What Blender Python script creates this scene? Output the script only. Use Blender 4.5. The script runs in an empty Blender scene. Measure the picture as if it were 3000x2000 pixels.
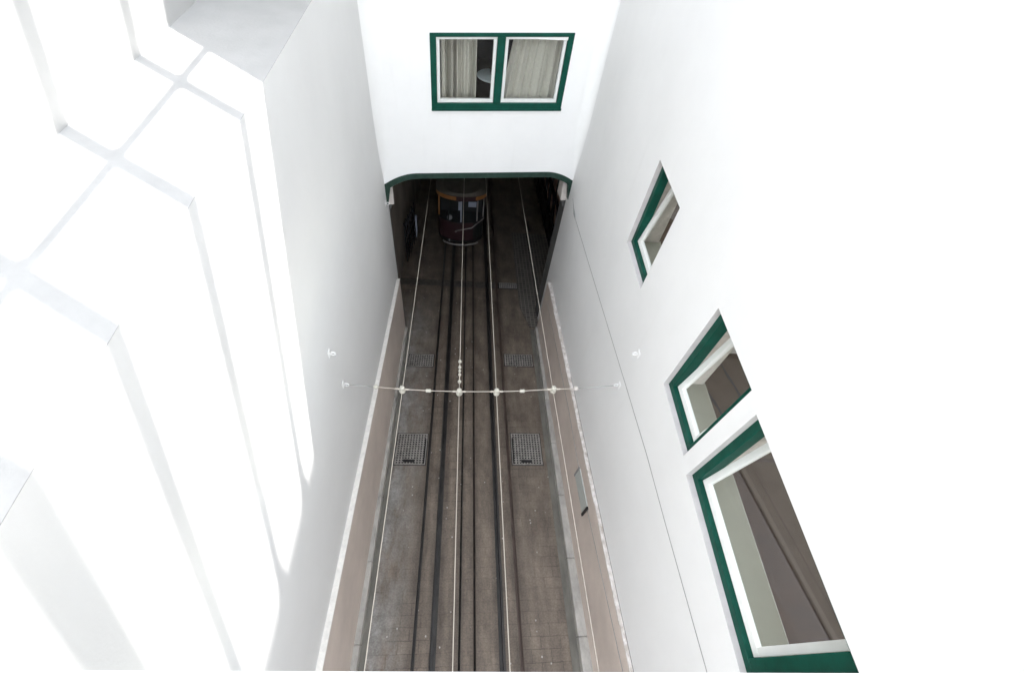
import bpy, bmesh, math, random
from mathutils import Vector, Matrix
random.seed(7)
H = 8.244                      # eye height above the track; all z below are measured from the eye
SL = math.tan(math.radians(10.87))
sc = bpy.context.scene
col = sc.collection
def gz(y): return -H - SL * y  # street surface
def wl(y): return -1.47 - .009 * y       # white wall, left
def wr(y): return 2.14 - .005 * y        # white wall, right
def dl(y): return wl(y) + .065           # dado faces
def dr(y): return 2.095 - .009 * y

# ------------------------------------------------------------------ materials
def mat(name, base, rough=.6, metal=0, var=0.0, vscale=3.0, bump=0.0, bscale=60.0, stretch=(1, 1, 1), base2=None, spec=None, detail=6):
    m = bpy.data.materials.new(name); m.use_nodes = True
    nt = m.node_tree; b = nt.nodes['Principled BSDF']
    b.inputs['Roughness'].default_value = rough; b.inputs['Metallic'].default_value = metal
    if spec is not None: b.inputs['Specular IOR Level'].default_value = spec
    c = tuple(base) + (1,)
    b.inputs['Base Color'].default_value = c
    if var or base2 or bump:
        tc = nt.nodes.new('ShaderNodeTexCoord'); mp = nt.nodes.new('ShaderNodeMapping')
        mp.inputs['Scale'].default_value = stretch
        nt.links.new(tc.outputs['Object'], mp.inputs['Vector'])
        if var or base2:
            n = nt.nodes.new('ShaderNodeTexNoise'); n.inputs['Scale'].default_value = vscale; n.inputs['Detail'].default_value = detail
            n.inputs['Roughness'].default_value = .62
            nt.links.new(mp.outputs['Vector'], n.inputs['Vector'])
            r = nt.nodes.new('ShaderNodeValToRGB')
            r.color_ramp.elements[0].position = .32; r.color_ramp.elements[1].position = .68
            r.color_ramp.elements[0].color = tuple(x * (1 - var) for x in base) + (1,)
            r.color_ramp.elements[1].color = (tuple(base2) if base2 else tuple(min(1, x * (1 + var)) for x in base)) + (1,)
            nt.links.new(n.outputs['Fac'], r.inputs['Fac']); nt.links.new(r.outputs['Color'], b.inputs['Base Color'])
        if bump:
            n2 = nt.nodes.new('ShaderNodeTexNoise'); n2.inputs['Scale'].default_value = bscale; n2.inputs['Detail'].default_value = 5
            nt.links.new(mp.outputs['Vector'], n2.inputs['Vector'])
            bp = nt.nodes.new('ShaderNodeBump'); bp.inputs['Strength'].default_value = bump; bp.inputs['Distance'].default_value = .01
            nt.links.new(n2.outputs['Fac'], bp.inputs['Height']); nt.links.new(bp.outputs['Normal'], b.inputs['Normal'])
    return m

def paving_mat():
    m = bpy.data.materials.new('street_stone'); m.use_nodes = True
    nt = m.node_tree; N = nt.nodes; L = nt.links; b = N['Principled BSDF']
    b.inputs['Roughness'].default_value = .62
    tc = N.new('ShaderNodeTexCoord')
    def mapping(s, rot=0):
        mp = N.new('ShaderNodeMapping'); mp.inputs['Scale'].default_value = s; mp.inputs['Rotation'].default_value = (0, 0, rot)
        L.new(tc.outputs['Object'], mp.inputs['Vector']); return mp.outputs['Vector']
    def noise(vec, scale, detail=6, rough=.6):
        n = N.new('ShaderNodeTexNoise'); n.inputs['Scale'].default_value = scale; n.inputs['Detail'].default_value = detail; n.inputs['Roughness'].default_value = rough
        L.new(vec, n.inputs['Vector']); return n.outputs['Fac']
    def ramp(f, p0, c0, p1, c1):
        r = N.new('ShaderNodeValToRGB'); e = r.color_ramp.elements
        e[0].position = p0; e[1].position = p1; e[0].color = c0 + (1,); e[1].color = c1 + (1,)
        L.new(f, r.inputs['Fac']); return r.outputs['Color']
    def mix(f, a, c, mode='MIX', fac=None):
        x = N.new('ShaderNodeMix'); x.data_type = 'RGBA'; x.blend_type = mode
        if fac is not None: x.inputs['Factor'].default_value = fac
        else: L.new(f, x.inputs['Factor'])
        L.new(a, x.inputs['A']); L.new(c, x.inputs['B']); return x.outputs['Result']
    base = ramp(noise(mapping((1, .6, 1)), 2.3, 8, .68), .3, (.108, .087, .068), .7, (.226, .186, .149))
    streak = ramp(noise(mapping((3.2, .5, 1)), 2.0, 8, .7), .33, (.66, .65, .64), .67, (1.2, 1.19, 1.18))
    c = mix(None, base, streak, 'MULTIPLY', .7)
    # setts : rows run across the street
    bt = N.new('ShaderNodeTexBrick'); bt.inputs['Scale'].default_value = 1; bt.inputs['Brick Width'].default_value = .31; bt.inputs['Row Height'].default_value = .17
    bt.inputs['Mortar Size'].default_value = .006; bt.inputs['Mortar Smooth'].default_value = .35; bt.inputs['Bias'].default_value = -.1
    bt.inputs['Color1'].default_value = (1, 1, 1, 1); bt.inputs['Color2'].default_value = (.78, .77, .765, 1); bt.inputs['Mortar'].default_value = (.50, .48, .46, 1)
    wv = N.new('ShaderNodeVectorMath'); wv.operation = 'ADD'
    n3 = N.new('ShaderNodeTexNoise'); n3.inputs['Scale'].default_value = 6; L.new(tc.outputs['Object'], n3.inputs['Vector'])
    sc3 = N.new('ShaderNodeVectorMath'); sc3.operation = 'SCALE'; sc3.inputs['Scale'].default_value = .03
    L.new(n3.outputs['Color'], sc3.inputs[0]); L.new(tc.outputs['Object'], wv.inputs[0]); L.new(sc3.outputs[0], wv.inputs[1])
    L.new(wv.outputs[0], bt.inputs['Vector'])
    worn = ramp(noise(mapping((1, .6, 1)), 1.1, 3), .4, (.15, .15, .15), .64, (.95, .95, .95))
    sett = mix(worn, bt.outputs['Color'], bt.outputs['Color'])
    wv2 = N.new('ShaderNodeMix'); wv2.data_type = 'RGBA'; wv2.blend_type = 'MULTIPLY'
    L.new(worn, wv2.inputs['Factor']); L.new(c, wv2.inputs['A']); L.new(sett, wv2.inputs['B']); c = wv2.outputs['Result']
    # grease and brake dust along the rails
    sg_ = N.new('ShaderNodeSeparateXYZ'); L.new(tc.outputs['Object'], sg_.inputs[0])
    uu = N.new('ShaderNodeMath'); uu.operation = 'MULTIPLY_ADD'; uu.inputs[1].default_value = .009; L.new(sg_.outputs['Y'], uu.inputs[0]); L.new(sg_.outputs['X'], uu.inputs[2])
    wob = N.new('ShaderNodeMath'); wob.operation = 'MULTIPLY_ADD'; wob.inputs[1].default_value = .05; L.new(noise(mapping((3, .8, 1)), 2, 4), wob.inputs[0]); L.new(uu.outputs[0], wob.inputs[2])
    mr = N.new('ShaderNodeMapRange'); mr.inputs['From Min'].default_value = -1.0; mr.inputs['From Max'].default_value = 1.4; L.new(wob.outputs[0], mr.inputs['Value'])
    gr_ = N.new('ShaderNodeValToRGB'); el_ = gr_.color_ramp.elements
    stops = [(-.74, 1), (-.60, .62), (-.50, .68), (-.40, .95), (-.31, .55), (-.17, .55), (-.08, 1), (.06, .78), (.16, .7), (.22, 1), (.30, .85), (.40, .62), (.47, .95), (.64, .95), (.72, .6), (.86, .6), (.93, .95), (1.02, .62), (1.14, .6), (1.24, 1)]
    el_[0].position = (stops[0][0] + 1.02) / 2.4; el_[1].position = (stops[-1][0] + 1.02) / 2.4
    el_[0].color = el_[1].color = (1, 1, 1, 1)
    for u_, v_ in stops[1:-1]:
        e_ = el_.new((u_ + 1.02) / 2.4); e_.color = (v_, v_ * .985, v_ * .97, 1)
    L.new(mr.outputs[0], gr_.inputs['Fac'])
    c = mix(None, c, gr_.outputs['Color'], 'MULTIPLY', .85)
    # cement wash beside the left gutter
    sx = N.new('ShaderNodeSeparateXYZ'); L.new(tc.outputs['Object'], sx.inputs[0])
    md = N.new('ShaderNodeMapRange'); md.inputs['From Min'].default_value = -.62; md.inputs['From Max'].default_value = -1.15; L.new(sx.outputs['X'], md.inputs['Value'])
    yy = N.new('ShaderNodeMapRange'); yy.inputs['From Min'].default_value = 9.3; yy.inputs['From Max'].default_value = 6.5; L.new(sx.outputs['Y'], yy.inputs['Value'])
    mu = N.new('ShaderNodeMath'); mu.operation = 'MULTIPLY'; L.new(md.outputs[0], mu.inputs[0]); L.new(yy.outputs[0], mu.inputs[1])
    nn = noise(mapping((1.6, .5, 1)), 2.2, 8, .7)
    rr = N.new('ShaderNodeMapRange'); rr.inputs['From Min'].default_value = .34; rr.inputs['From Max'].default_value = .58; L.new(nn, rr.inputs['Value'])
    m2 = N.new('ShaderNodeMath'); m2.operation = 'MULTIPLY'; L.new(mu.outputs[0], m2.inputs[0]); L.new(rr.outputs[0], m2.inputs[1])
    m3 = N.new('ShaderNodeMath'); m3.operation = 'MULTIPLY'; m3.inputs[1].default_value = .8; L.new(m2.outputs[0], m3.inputs[0])
    cem = ramp(noise(mapping((1, 1, 1)), 7, 6), .3, (.19, .187, .175), .7, (.34, .34, .325))
    c = mix(m3.outputs[0], c, cem)
    # reddish rust marks
    rs = noise(mapping((1.5, .5, 1)), 1.6, 4)
    r4 = N.new('ShaderNodeMapRange'); r4.inputs['From Min'].default_value = .62; r4.inputs['From Max'].default_value = .78; r4.inputs['To Max'].default_value = .5; L.new(rs, r4.inputs['Value'])
    rc = N.new('ShaderNodeRGB'); rc.outputs[0].default_value = (.16, .095, .07, 1)
    c = mix(r4.outputs[0], c, rc.outputs[0])
    # pale droppings and chewing gum
    vo = N.new('ShaderNodeTexVoronoi'); vo.inputs['Scale'].default_value = 6.5; L.new(mapping((1, .8, 1)), vo.inputs['Vector'])
    nd = noise(mapping((1, 1, 1)), 40, 2)
    ad = N.new('ShaderNodeMath'); ad.operation = 'MULTIPLY_ADD'; ad.inputs[1].default_value = .10; L.new(nd, ad.inputs[0]); L.new(vo.outputs['Distance'], ad.inputs[2])
    sp = N.new('ShaderNodeMapRange'); sp.inputs['From Min'].default_value = .145; sp.inputs['From Max'].default_value = .11; sp.inputs['To Max'].default_value = .75; L.new(ad.outputs[0], sp.inputs['Value'])
    gate = N.new('ShaderNodeSeparateColor'); L.new(vo.outputs['Color'], gate.inputs[0])
    gt = N.new('ShaderNodeMath'); gt.operation = 'GREATER_THAN'; gt.inputs[1].default_value = .45; L.new(gate.outputs[0], gt.inputs[0])
    m5 = N.new('ShaderNodeMath'); m5.operation = 'MULTIPLY'; L.new(sp.outputs[0], m5.inputs[0]); L.new(gt.outputs[0], m5.inputs[1])
    wc = N.new('ShaderNodeRGB'); wc.outputs[0].default_value = (.44, .43, .40, 1)
    c = mix(m5.outputs[0], c, wc.outputs[0])
    fine = ramp(noise(mapping((1, 1, 1)), 38, 6, .75), .34, (.62, .61, .6), .66, (1.32, 1.32, 1.32))
    c = mix(None, c, fine, 'MULTIPLY', .65)
    L.new(c, b.inputs['Base Color'])
    bp = N.new('ShaderNodeBump'); bp.inputs['Strength'].default_value = .5; bp.inputs['Distance'].default_value = .006
    hs = N.new('ShaderNodeMath'); hs.operation = 'MULTIPLY_ADD'; hs.inputs[1].default_value = .5
    L.new(noise(mapping((1, 1, 1)), 30, 5), hs.inputs[0]); L.new(bt.outputs['Fac'], hs.inputs[2])
    inv = N.new('ShaderNodeMath'); inv.operation = 'SUBTRACT'; inv.inputs[0].default_value = 1; L.new(bt.outputs['Fac'], inv.inputs[1])
    L.new(inv.outputs[0], hs.inputs[2])
    L.new(hs.outputs[0], bp.inputs['Height']); L.new(bp.outputs['Normal'], b.inputs['Normal'])
    return m

def wall_mat(name, a):
    m = mat(name, (a, a, a * .99), .85, var=.025, vscale=.9, bump=.10, bscale=45, spec=.25)
    nt = m.node_tree; b = nt.nodes['Principled BSDF']
    tc = nt.nodes.new('ShaderNodeTexCoord')
    # faint drip marks and scuffs
    mp = nt.nodes.new('ShaderNodeMapping'); mp.inputs['Scale'].default_value = (2.2, 2.2, .22); nt.links.new(tc.outputs['Object'], mp.inputs['Vector'])
    n = nt.nodes.new('ShaderNodeTexNoise'); n.inputs['Scale'].default_value = 3.1; n.inputs['Detail'].default_value = 7; nt.links.new(mp.outputs[0], n.inputs['Vector'])
    mr = nt.nodes.new('ShaderNodeMapRange'); mr.inputs['From Min'].default_value = .60; mr.inputs['From Max'].default_value = .85; mr.inputs['To Max'].default_value = .16
    nt.links.new(n.outputs['Fac'], mr.inputs['Value'])
    old = b.inputs['Base Color'].links[0].from_socket
    mx = nt.nodes.new('ShaderNodeMix'); mx.data_type = 'RGBA'; mx.inputs['B'].default_value = (.66, .655, .63, 1)
    nt.links.new(mr.outputs[0], mx.inputs['Factor']); nt.links.new(old, mx.inputs['A']); nt.links.new(mx.outputs['Result'], b.inputs['Base Color'])
    return m

def glass_mat():
    m = bpy.data.materials.new('window_glass'); m.use_nodes = True
    nt = m.node_tree; N = nt.nodes; N.clear()
    o = N.new('ShaderNodeOutputMaterial'); mx = N.new('ShaderNodeMixShader'); t = N.new('ShaderNodeBsdfTransparent'); g = N.new('ShaderNodeBsdfGlossy'); lw = N.new('ShaderNodeLayerWeight'); lw.inputs['Blend'].default_value = .5
    pw = N.new('ShaderNodeMath'); pw.operation = 'POWER'; pw.inputs[1].default_value = 5; nt.links.new(lw.outputs['Facing'], pw.inputs[0])
    f = N.new('ShaderNodeMath'); f.operation = 'MULTIPLY_ADD'; f.inputs[1].default_value = .96; f.inputs[2].default_value = .02; nt.links.new(pw.outputs[0], f.inputs[0])
    g.inputs['Roughness'].default_value = .02; t.inputs['Color'].default_value = (.97, .98, .975, 1)
    nt.links.new(f.outputs[0], mx.inputs[0]); nt.links.new(t.outputs[0], mx.inputs[1]); nt.links.new(g.outputs[0], mx.inputs[2]); nt.links.new(mx.outputs[0], o.inputs[0])
    return m

def tile_mat():
    m = mat('small_square_setts', (.10, .09, .078), .7)
    nt = m.node_tree; N = nt.nodes; tc = N.new('ShaderNodeTexCoord'); bt = N.new('ShaderNodeTexBrick'); bt.offset = 0
    bt.inputs['Scale'].default_value = 1; bt.inputs['Brick Width'].default_value = .105; bt.inputs['Row Height'].default_value = .105; bt.inputs['Mortar Size'].default_value = .012; bt.inputs['Mortar Smooth'].default_value = .3
    bt.inputs['Color1'].default_value = (.07, .062, .054, 1); bt.inputs['Color2'].default_value = (.12, .108, .094, 1); bt.inputs['Mortar'].default_value = (.21, .195, .17, 1)
    nt.links.new(tc.outputs['Object'], bt.inputs['Vector']); nt.links.new(bt.outputs['Color'], N['Principled BSDF'].inputs['Base Color'])
    return m

M = dict(
    tiles=tile_mat(),
    wall=wall_mat('white_plaster', .90),
    wallr=wall_mat('older_white_plaster', .78),  # white plaster toned down to cut light bounced onto the left wall
    walll=wall_mat('dull_white_plaster', .715),  # white plaster darkened so the shade on it reads
    upper=wall_mat('grey_white_plaster', .43),  # white plaster darkened in colour so bar shadows show in strong sky light
    ledge=mat('grey_ledge_screed', (.37, .37, .365), .85, var=.05, vscale=4, bump=.2, bscale=40),  # ledge top darkened in colour to hold its shade and bar shadows
    paving=paving_mat(),
    earth=mat('groove_dirt', (.03, .026, .022), .9, var=.4, vscale=8),
    steel=mat('worn_rail_steel', (.032, .029, .027), .5, .2, var=.45, vscale=14, stretch=(1, .15, 1)),
    rust=mat('brown_rail_steel', (.075, .052, .042), .6, .15, var=.4, vscale=10, stretch=(1, .2, 1)),
    kerb=mat('kerb_stone', (.37, .355, .325), .75, var=.3, vscale=4.5, bump=.3, bscale=40, stretch=(1, .5, 1)),
    gutter=mat('gutter_cement', (.15, .143, .122), .75, var=.25, vscale=4, bump=.25, bscale=35, stretch=(1.5, .5, 1)),
    dado=mat('beige_dado_paint', (.63, .55, .49), .6, var=.11, vscale=2.2, bump=.15, bscale=50, stretch=(1, .5, .5)),
    cap=mat('cream_ledge_paint', (.76, .735, .69), .6, var=.10, vscale=14, bump=.2, bscale=60),
    oldcap=mat('chipped_cream_paint', (.45, .40, .35), .7, var=.1, vscale=16, base2=(.78, .75, .72), bump=.3, bscale=60, stretch=(1, .6, 1)),
    crack=mat('dark_crack', (.10, .09, .085), .9),
    green=mat('dark_green_gloss_paint', (.001, .060, .040), .5, var=.18, vscale=9, bump=.06, bscale=30, spec=.22),
    trim=mat('weathered_green_paint', (.010, .040, .027), .5, var=.3, vscale=11, bump=.15, bscale=40, base2=(.018, .052, .038)),
    white=mat('white_window_paint', (.80, .81, .79), .35, var=.03, vscale=6),
    sillin=mat('sage_inner_sill', (.33, .325, .27), .5, var=.05, vscale=3),
    room=mat('room_plaster', (.50, .47, .42), .8, var=.05),
    floor=mat('brown_floor', (.058, .033, .018), .55, var=.15, vscale=4),
    rug=mat('taupe_carpet', (.098, .074, .055), .9, var=.12, vscale=5),
    rugedge=mat('pale_carpet_border', (.125, .098, .076), .9),
    glass=glass_mat(),
    curtain=mat('pale_linen', (.46, .44, .385), .85, var=.06, vscale=20),
    table=mat('pale_table_top', (.52, .58, .57), .3),
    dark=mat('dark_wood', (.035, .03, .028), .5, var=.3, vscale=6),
    plant=mat('dark_green_leaf', (.03, .05, .03), .5),
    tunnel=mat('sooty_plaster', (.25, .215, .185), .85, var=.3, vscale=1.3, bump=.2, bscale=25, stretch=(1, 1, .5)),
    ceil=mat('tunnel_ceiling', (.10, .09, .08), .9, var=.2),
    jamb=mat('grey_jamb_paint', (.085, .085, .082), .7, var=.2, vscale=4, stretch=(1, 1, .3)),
    concrete=mat('pale_concrete', (.55, .51, .47), .8, var=.15, vscale=9, bump=.4, bscale=50),
    wire=mat('cream_wire', (.50, .455, .39), .4, .1),
    porcelain=mat('cream_porcelain', (.52, .50, .43), .35, var=.06, vscale=20),
    whook=mat('white_painted_iron', (.86, .86, .85), .7),
    greywire=mat('grey_steel_cable', (.36, .36, .35), .4, .4),
    cable=mat('grey_cable', (.30, .29, .28), .6),
    board=mat('red_brown_board', (.34, .22, .18), .7, var=.15),
    reveal=mat('dusty_reveal_paint', (.56, .535, .525), .8, var=.08, vscale=6, bump=.2, bscale=40),  # reveals darkened in colour to offset sky light on the sills
    iron=mat('black_iron', (.012, .012, .012), .5, .3, var=.4),
    grate=mat('cast_iron', (.25, .235, .215), .55, .15, var=.35, vscale=14, bump=.3, bscale=60),
    slat=mat('dark_steel_plate', (.105, .092, .08), .6, .2, var=.3, vscale=12),
    gratew=mat('galvanised_steel', (.34, .32, .30), .5, .3, var=.2, vscale=20),
    sign=mat('sign_enamel', (.50, .53, .50), .4, var=.05, vscale=5),
    tramred=mat('maroon_enamel', (.032, .012, .014), .5, var=.1, vscale=4),
    tramyel=mat('amber_enamel', (.26, .115, .035), .45, var=.12, vscale=6),
    tramblk=mat('black_enamel', (.014, .016, .015), .4),
    tramroof=mat('tram_roof_canvas', (.085, .075, .06), .8, var=.2, vscale=5),
    chrome=mat('tarnished_nickel', (.26, .24, .23), .45, .4),
    notice=mat('pale_blue_panel', (.30, .33, .40), .5),
    lamp=mat('lamp_glass', (.25, .25, .26), .25),
)

# ------------------------------------------------------------------ mesh builder (world coordinates relative to the eye)
class MB:
    def __init__(s): s.v = []; s.f = []; s.sm = []
    def poly(s, pts, smooth=False):
        b = len(s.v); s.v += [tuple(p) for p in pts]; s.f.append(tuple(range(b, b + len(pts)))); s.sm.append(smooth)
    def box(s, x0, y0, z0, x1, y1, z1):
        s.hexa([(x0, y0, z0), (x1, y0, z0), (x1, y1, z0), (x0, y1, z0), (x0, y0, z1), (x1, y0, z1), (x1, y1, z1), (x0, y1, z1)])
    def hexa(s, p):
        b = len(s.v); s.v += [tuple(q) for q in p]
        for f in ((3, 2, 1, 0), (4, 5, 6, 7), (0, 1, 5, 4), (1, 2, 6, 5), (2, 3, 7, 6), (3, 0, 4, 7)):
            s.f.append(tuple(b + i for i in f)); s.sm.append(False)
    def fbox(s, o, ax, ay, az, a0, a1, b0, b1, c0, c1):     # box in a local frame
        o = Vector(o); ax = Vector(ax); ay = Vector(ay); az = Vector(az)
        P = lambda a, b, c: o + ax * a + ay * b + az * c
        s.hexa([P(a0, b0, c0), P(a1, b0, c0), P(a1, b1, c0), P(a0, b1, c0), P(a0, b0, c1), P(a1, b0, c1), P(a1, b1, c1), P(a0, b1, c1)])
    def tube(s, pts, r, n=8, cap=True):
        pts = [Vector(p) for p in pts]; b = len(s.v); k = len(pts)
        rs = r if isinstance(r, (list, tuple)) else [r] * k
        up = None
        for i, p in enumerate(pts):
            d = (pts[min(i + 1, k - 1)] - pts[max(i - 1, 0)]).normalized()
            if up is None: up = d.orthogonal().normalized()
            up = (up - d * up.dot(d)).normalized(); w = d.cross(up)
            for j in range(n):
                a = 2 * math.pi * j / n; s.v.append(tuple(p + (up * math.cos(a) + w * math.sin(a)) * rs[i]))
        for i in range(k - 1):
            for j in range(n):
                s.f.append((b + i * n + j, b + i * n + (j + 1) % n, b + (i + 1) * n + (j + 1) % n, b + (i + 1) * n + j)); s.sm.append(True)
        if cap:
            s.f.append(tuple(b + j for j in reversed(range(n)))); s.sm.append(False)
            s.f.append(tuple(b + (k - 1) * n + j for j in range(n))); s.sm.append(False)
    def lathe(s, o, axis, prof, n=20):    # prof : list of (radius, distance along axis)
        o = Vector(o); a = Vector(axis).normalized()
        s.tube_profile(o, a, prof, n)
    def tube_profile(s, o, a, prof, n):
        u = a.orthogonal().normalized(); w = a.cross(u); b = len(s.v)
        for r, d in prof:
            for j in range(n):
                t = 2 * math.pi * j / n; s.v.append(tuple(o + a * d + (u * math.cos(t) + w * math.sin(t)) * max(r, 1e-4)))
        for i in range(len(prof) - 1):
            for j in range(n):
                s.f.append((b + i * n + j, b + i * n + (j + 1) % n, b + (i + 1) * n + (j + 1) % n, b + (i + 1) * n + j)); s.sm.append(True)
        s.f.append(tuple(b + j for j in reversed(range(n)))); s.sm.append(True)
        s.f.append(tuple(b + (len(prof) - 1) * n + j for j in range(n))); s.sm.append(True)
    def ring(s, c, n1, R, r, n=28, m=8):   # torus with axis n1
        c = Vector(c); a = Vector(n1).normalized(); u = a.orthogonal().normalized(); w = a.cross(u); b = len(s.v)
        for i in range(n):
            t = 2 * math.pi * i / n; d = u * math.cos(t) + w * math.sin(t)
            for j in range(m):
                q = 2 * math.pi * j / m; s.v.append(tuple(c + d * (R + r * math.cos(q)) + a * r * math.sin(q)))
        for i in range(n):
            for j in range(m):
                s.f.append((b + i * m + j, b + i * m + (j + 1) % m, b + ((i + 1) % n) * m + (j + 1) % m, b + ((i + 1) % n) * m + j)); s.sm.append(True)
    def build(s, name, m, parent=None, bevel=0, label=None, kind=None):
        me = bpy.data.meshes.new(name)
        off = Vector((0, 0, H))
        if parent is not None:
            pl = Vector(parent.get('_o', (0, 0, 0))); off = off - pl
        me.from_pydata([tuple(Vector(v) + off) for v in s.v], [], s.f)
        me.polygons.foreach_set('use_smooth', s.sm)
        bm = bmesh.new(); bm.from_mesh(me); bmesh.ops.recalc_face_normals(bm, faces=bm.faces); bm.to_mesh(me); bm.free()
        me.materials.append(m)
        o = bpy.data.objects.new(name, me); col.objects.link(o)
        if parent is not None:
            o.parent = parent; o['_o'] = tuple(parent.get('_o', (0, 0, 0)))
        if bevel:
            bv = o.modifiers.new('edge', 'BEVEL'); bv.width = bevel; bv.segments = 2; bv.limit_method = 'ANGLE'; bv.angle_limit = math.radians(50)
        if label: o['label'] = label
        if kind: o['kind'] = kind
        return o
def tag(o, label, cat, group=None):
    o['label'] = label; o['category'] = cat
    if group: o['group'] = group
    return o
def thing(name, loc, label, cat, group=None):
    o = bpy.data.objects.new(name, None); col.objects.link(o); o.empty_display_size = .2
    w = (loc[0], loc[1], loc[2] + H); o.location = w; o['_o'] = w
    return tag(o, label, cat, group)
def dup(o, delta, label=None, parent=None):
    c = o.copy(); col.objects.link(c)
    if parent is None: c.location = o.location + Vector(delta)
    else: c.parent = parent
    if label: c['label'] = label
    for k in list(o.children): dup(k, None, None, c)
    return c

X = (1, 0, 0); Y = (0, 1, 0); Z = (0, 0, 1)
# ------------------------------------------------------------------ street
g = MB(); g.poly([(-40, -30, gz(-30) - .11), (40, -30, gz(-30) - .11), (40, 60, gz(60) - .11), (-40, 60, gz(60) - .11)])
g.build('ground', M['earth'], kind='structure')
def su(u, y): return u - .009 * y
def strip(mb, u0, u1, y0, y1, h0, h1, seg=1):
    for i in range(seg):
        a = y0 + (y1 - y0) * i / seg; b = y0 + (y1 - y0) * (i + 1) / seg
        mb.hexa([(su(u0, a), a, gz(a) + h0), (su(u1, a), a, gz(a) + h0), (su(u1, b), b, gz(b) + h0), (su(u0, b), b, gz(b) + h0),
                 (su(u0, a), a, gz(a) + h1), (su(u1, a), a, gz(a) + h1), (su(u1, b), b, gz(b) + h1), (su(u0, b), b, gz(b) + h1)])
Y0, Y1 = -6.5, 19
gr = [(-.575, -.522), (-.315, -.215), (.112, .15), (.34, .385), (.73, .83), (1.04, 1.105)]
edges = [-2.3] + [e for a in gr for e in a] + [3.4]
pv = MB()
dry = (9.42, 9.74)
for i in range(0, len(edges), 2):
    for (a, b) in ((Y0, dry[0]), (dry[1], Y1)): strip(pv, edges[i], edges[i + 1], a, b, -.10, 0)
pv.build('street', M['paving'], kind='structure')
GR = 'rails set in the paving'
def rail(name, parts, m, label, cat, grp):
    r = MB()
    for (a, b, h0, h1) in parts: strip(r, a, b, Y0, Y1, h0, h1)
    return tag(r.build(name, m, bevel=.004), label, cat, grp)
rail('rail', [(-.575, -.562, -.09, .002), (-.532, -.522, -.09, .002), (-.562, -.532, -.09, -.055)], M['steel'], 'thin dark grooved rail nearest the left gutter', 'rail', GR)
rail('rail', [(-.315, -.303, -.09, .002), (-.232, -.215, -.09, .003), (-.303, -.232, -.09, -.085)], M['steel'], 'thick black grooved rail, second from the left gutter', 'rail', GR)
rail('rail', [(.73, .736, -.09, .002), (.792, .83, -.09, .003), (.736, .792, -.09, -.085)], M['steel'], 'thick black grooved rail running under the third overhead wire', 'rail', GR)
rail('rail', [(1.04, 1.062, -.09, .002), (1.09, 1.105, -.09, .002), (1.062, 1.09, -.09, -.03)], M['rust'], 'brownish grooved rail nearest the right gutter', 'rail', GR)
rail('cable_slot', [(.112, .117, -.09, .002), (.143, .15, -.09, .002)], M['steel'], 'narrow dark cable slot just right of the second overhead wire', 'cable slot', 'cable slots between the rails')
rail('cable_slot', [(.34, .347, -.09, .002), (.378, .385, -.09, .002)], M['rust'], 'narrow dark cable slot in the middle of the track, clear of any wire', 'cable slot', 'cable slots between the rails')
sm = MB()
def sxr(y): return 1.62 + (.0 if y > 8.6 else (8.6 - y) * .25)
for i in range(12):
    a = 7.72 + i * .42; b = a + .42
    sm.hexa([(sxr(a), a, gz(a) - .02), (2.94, a, gz(a) - .02), (2.94, b, gz(b) - .02), (sxr(b), b, gz(b) - .02), (sxr(a), a, gz(a) + .012), (2.94, a, gz(a) + .012), (2.94, b, gz(b) + .012), (sxr(b), b, gz(b) + .012)])
sm.build('pavement', M['tiles'], kind='structure')
# gutters and kerbs
def lk(y): return -1.262 - .014 * y
def rk(y): return 1.925 + .002 * y
def lin(mb, f0, f1, y0, y1, h0, h1):
    mb.hexa([(f0(y0), y0, gz(y0) + h0), (f1(y0), y0, gz(y0) + h0), (f1(y1), y1, gz(y1) + h0), (f0(y1), y1, gz(y1) + h0),
             (f0(y0), y0, gz(y0) + h1), (f1(y0), y0, gz(y0) + h1), (f1(y1), y1, gz(y1) + h1), (f0(y1), y1, gz(y1) + h1)])
k = MB(); yy = Y0
while yy < 7.4:
    y2 = min(yy + 1.16, 7.45); lin(k, lambda y: dl(y) - .02, lambda y: lk(y) - .055, yy + .0015, y2 - .0015, -.1, .15 + random.uniform(-.004, .004)); yy = y2
k.build('kerb', M['kerb'], bevel=.015, kind='structure')
k = MB(); yy = Y0
while yy < 7.6:
    y2 = min(yy + 1.16, 7.62); lin(k, lambda y: rk(y) + .02, lambda y: dr(y) + .02, yy + .0015, y2 - .0015, -.1, .15 + random.uniform(-.004, .004)); yy = y2
k.build('kerb', M['kerb'], bevel=.015, kind='structure')
k = MB(); lin(k, lambda y: lk(y) - .06, lambda y: lk(y) + .045, Y0, 7.45, -.05, .012); k.build('gutter', M['gutter'], kind='structure')
k = MB(); lin(k, lambda y: rk(y) - .10, lambda y: rk(y) + .025, Y0, 7.62, -.05, .012); k.build('gutter', M['gutter'], kind='structure')

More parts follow.
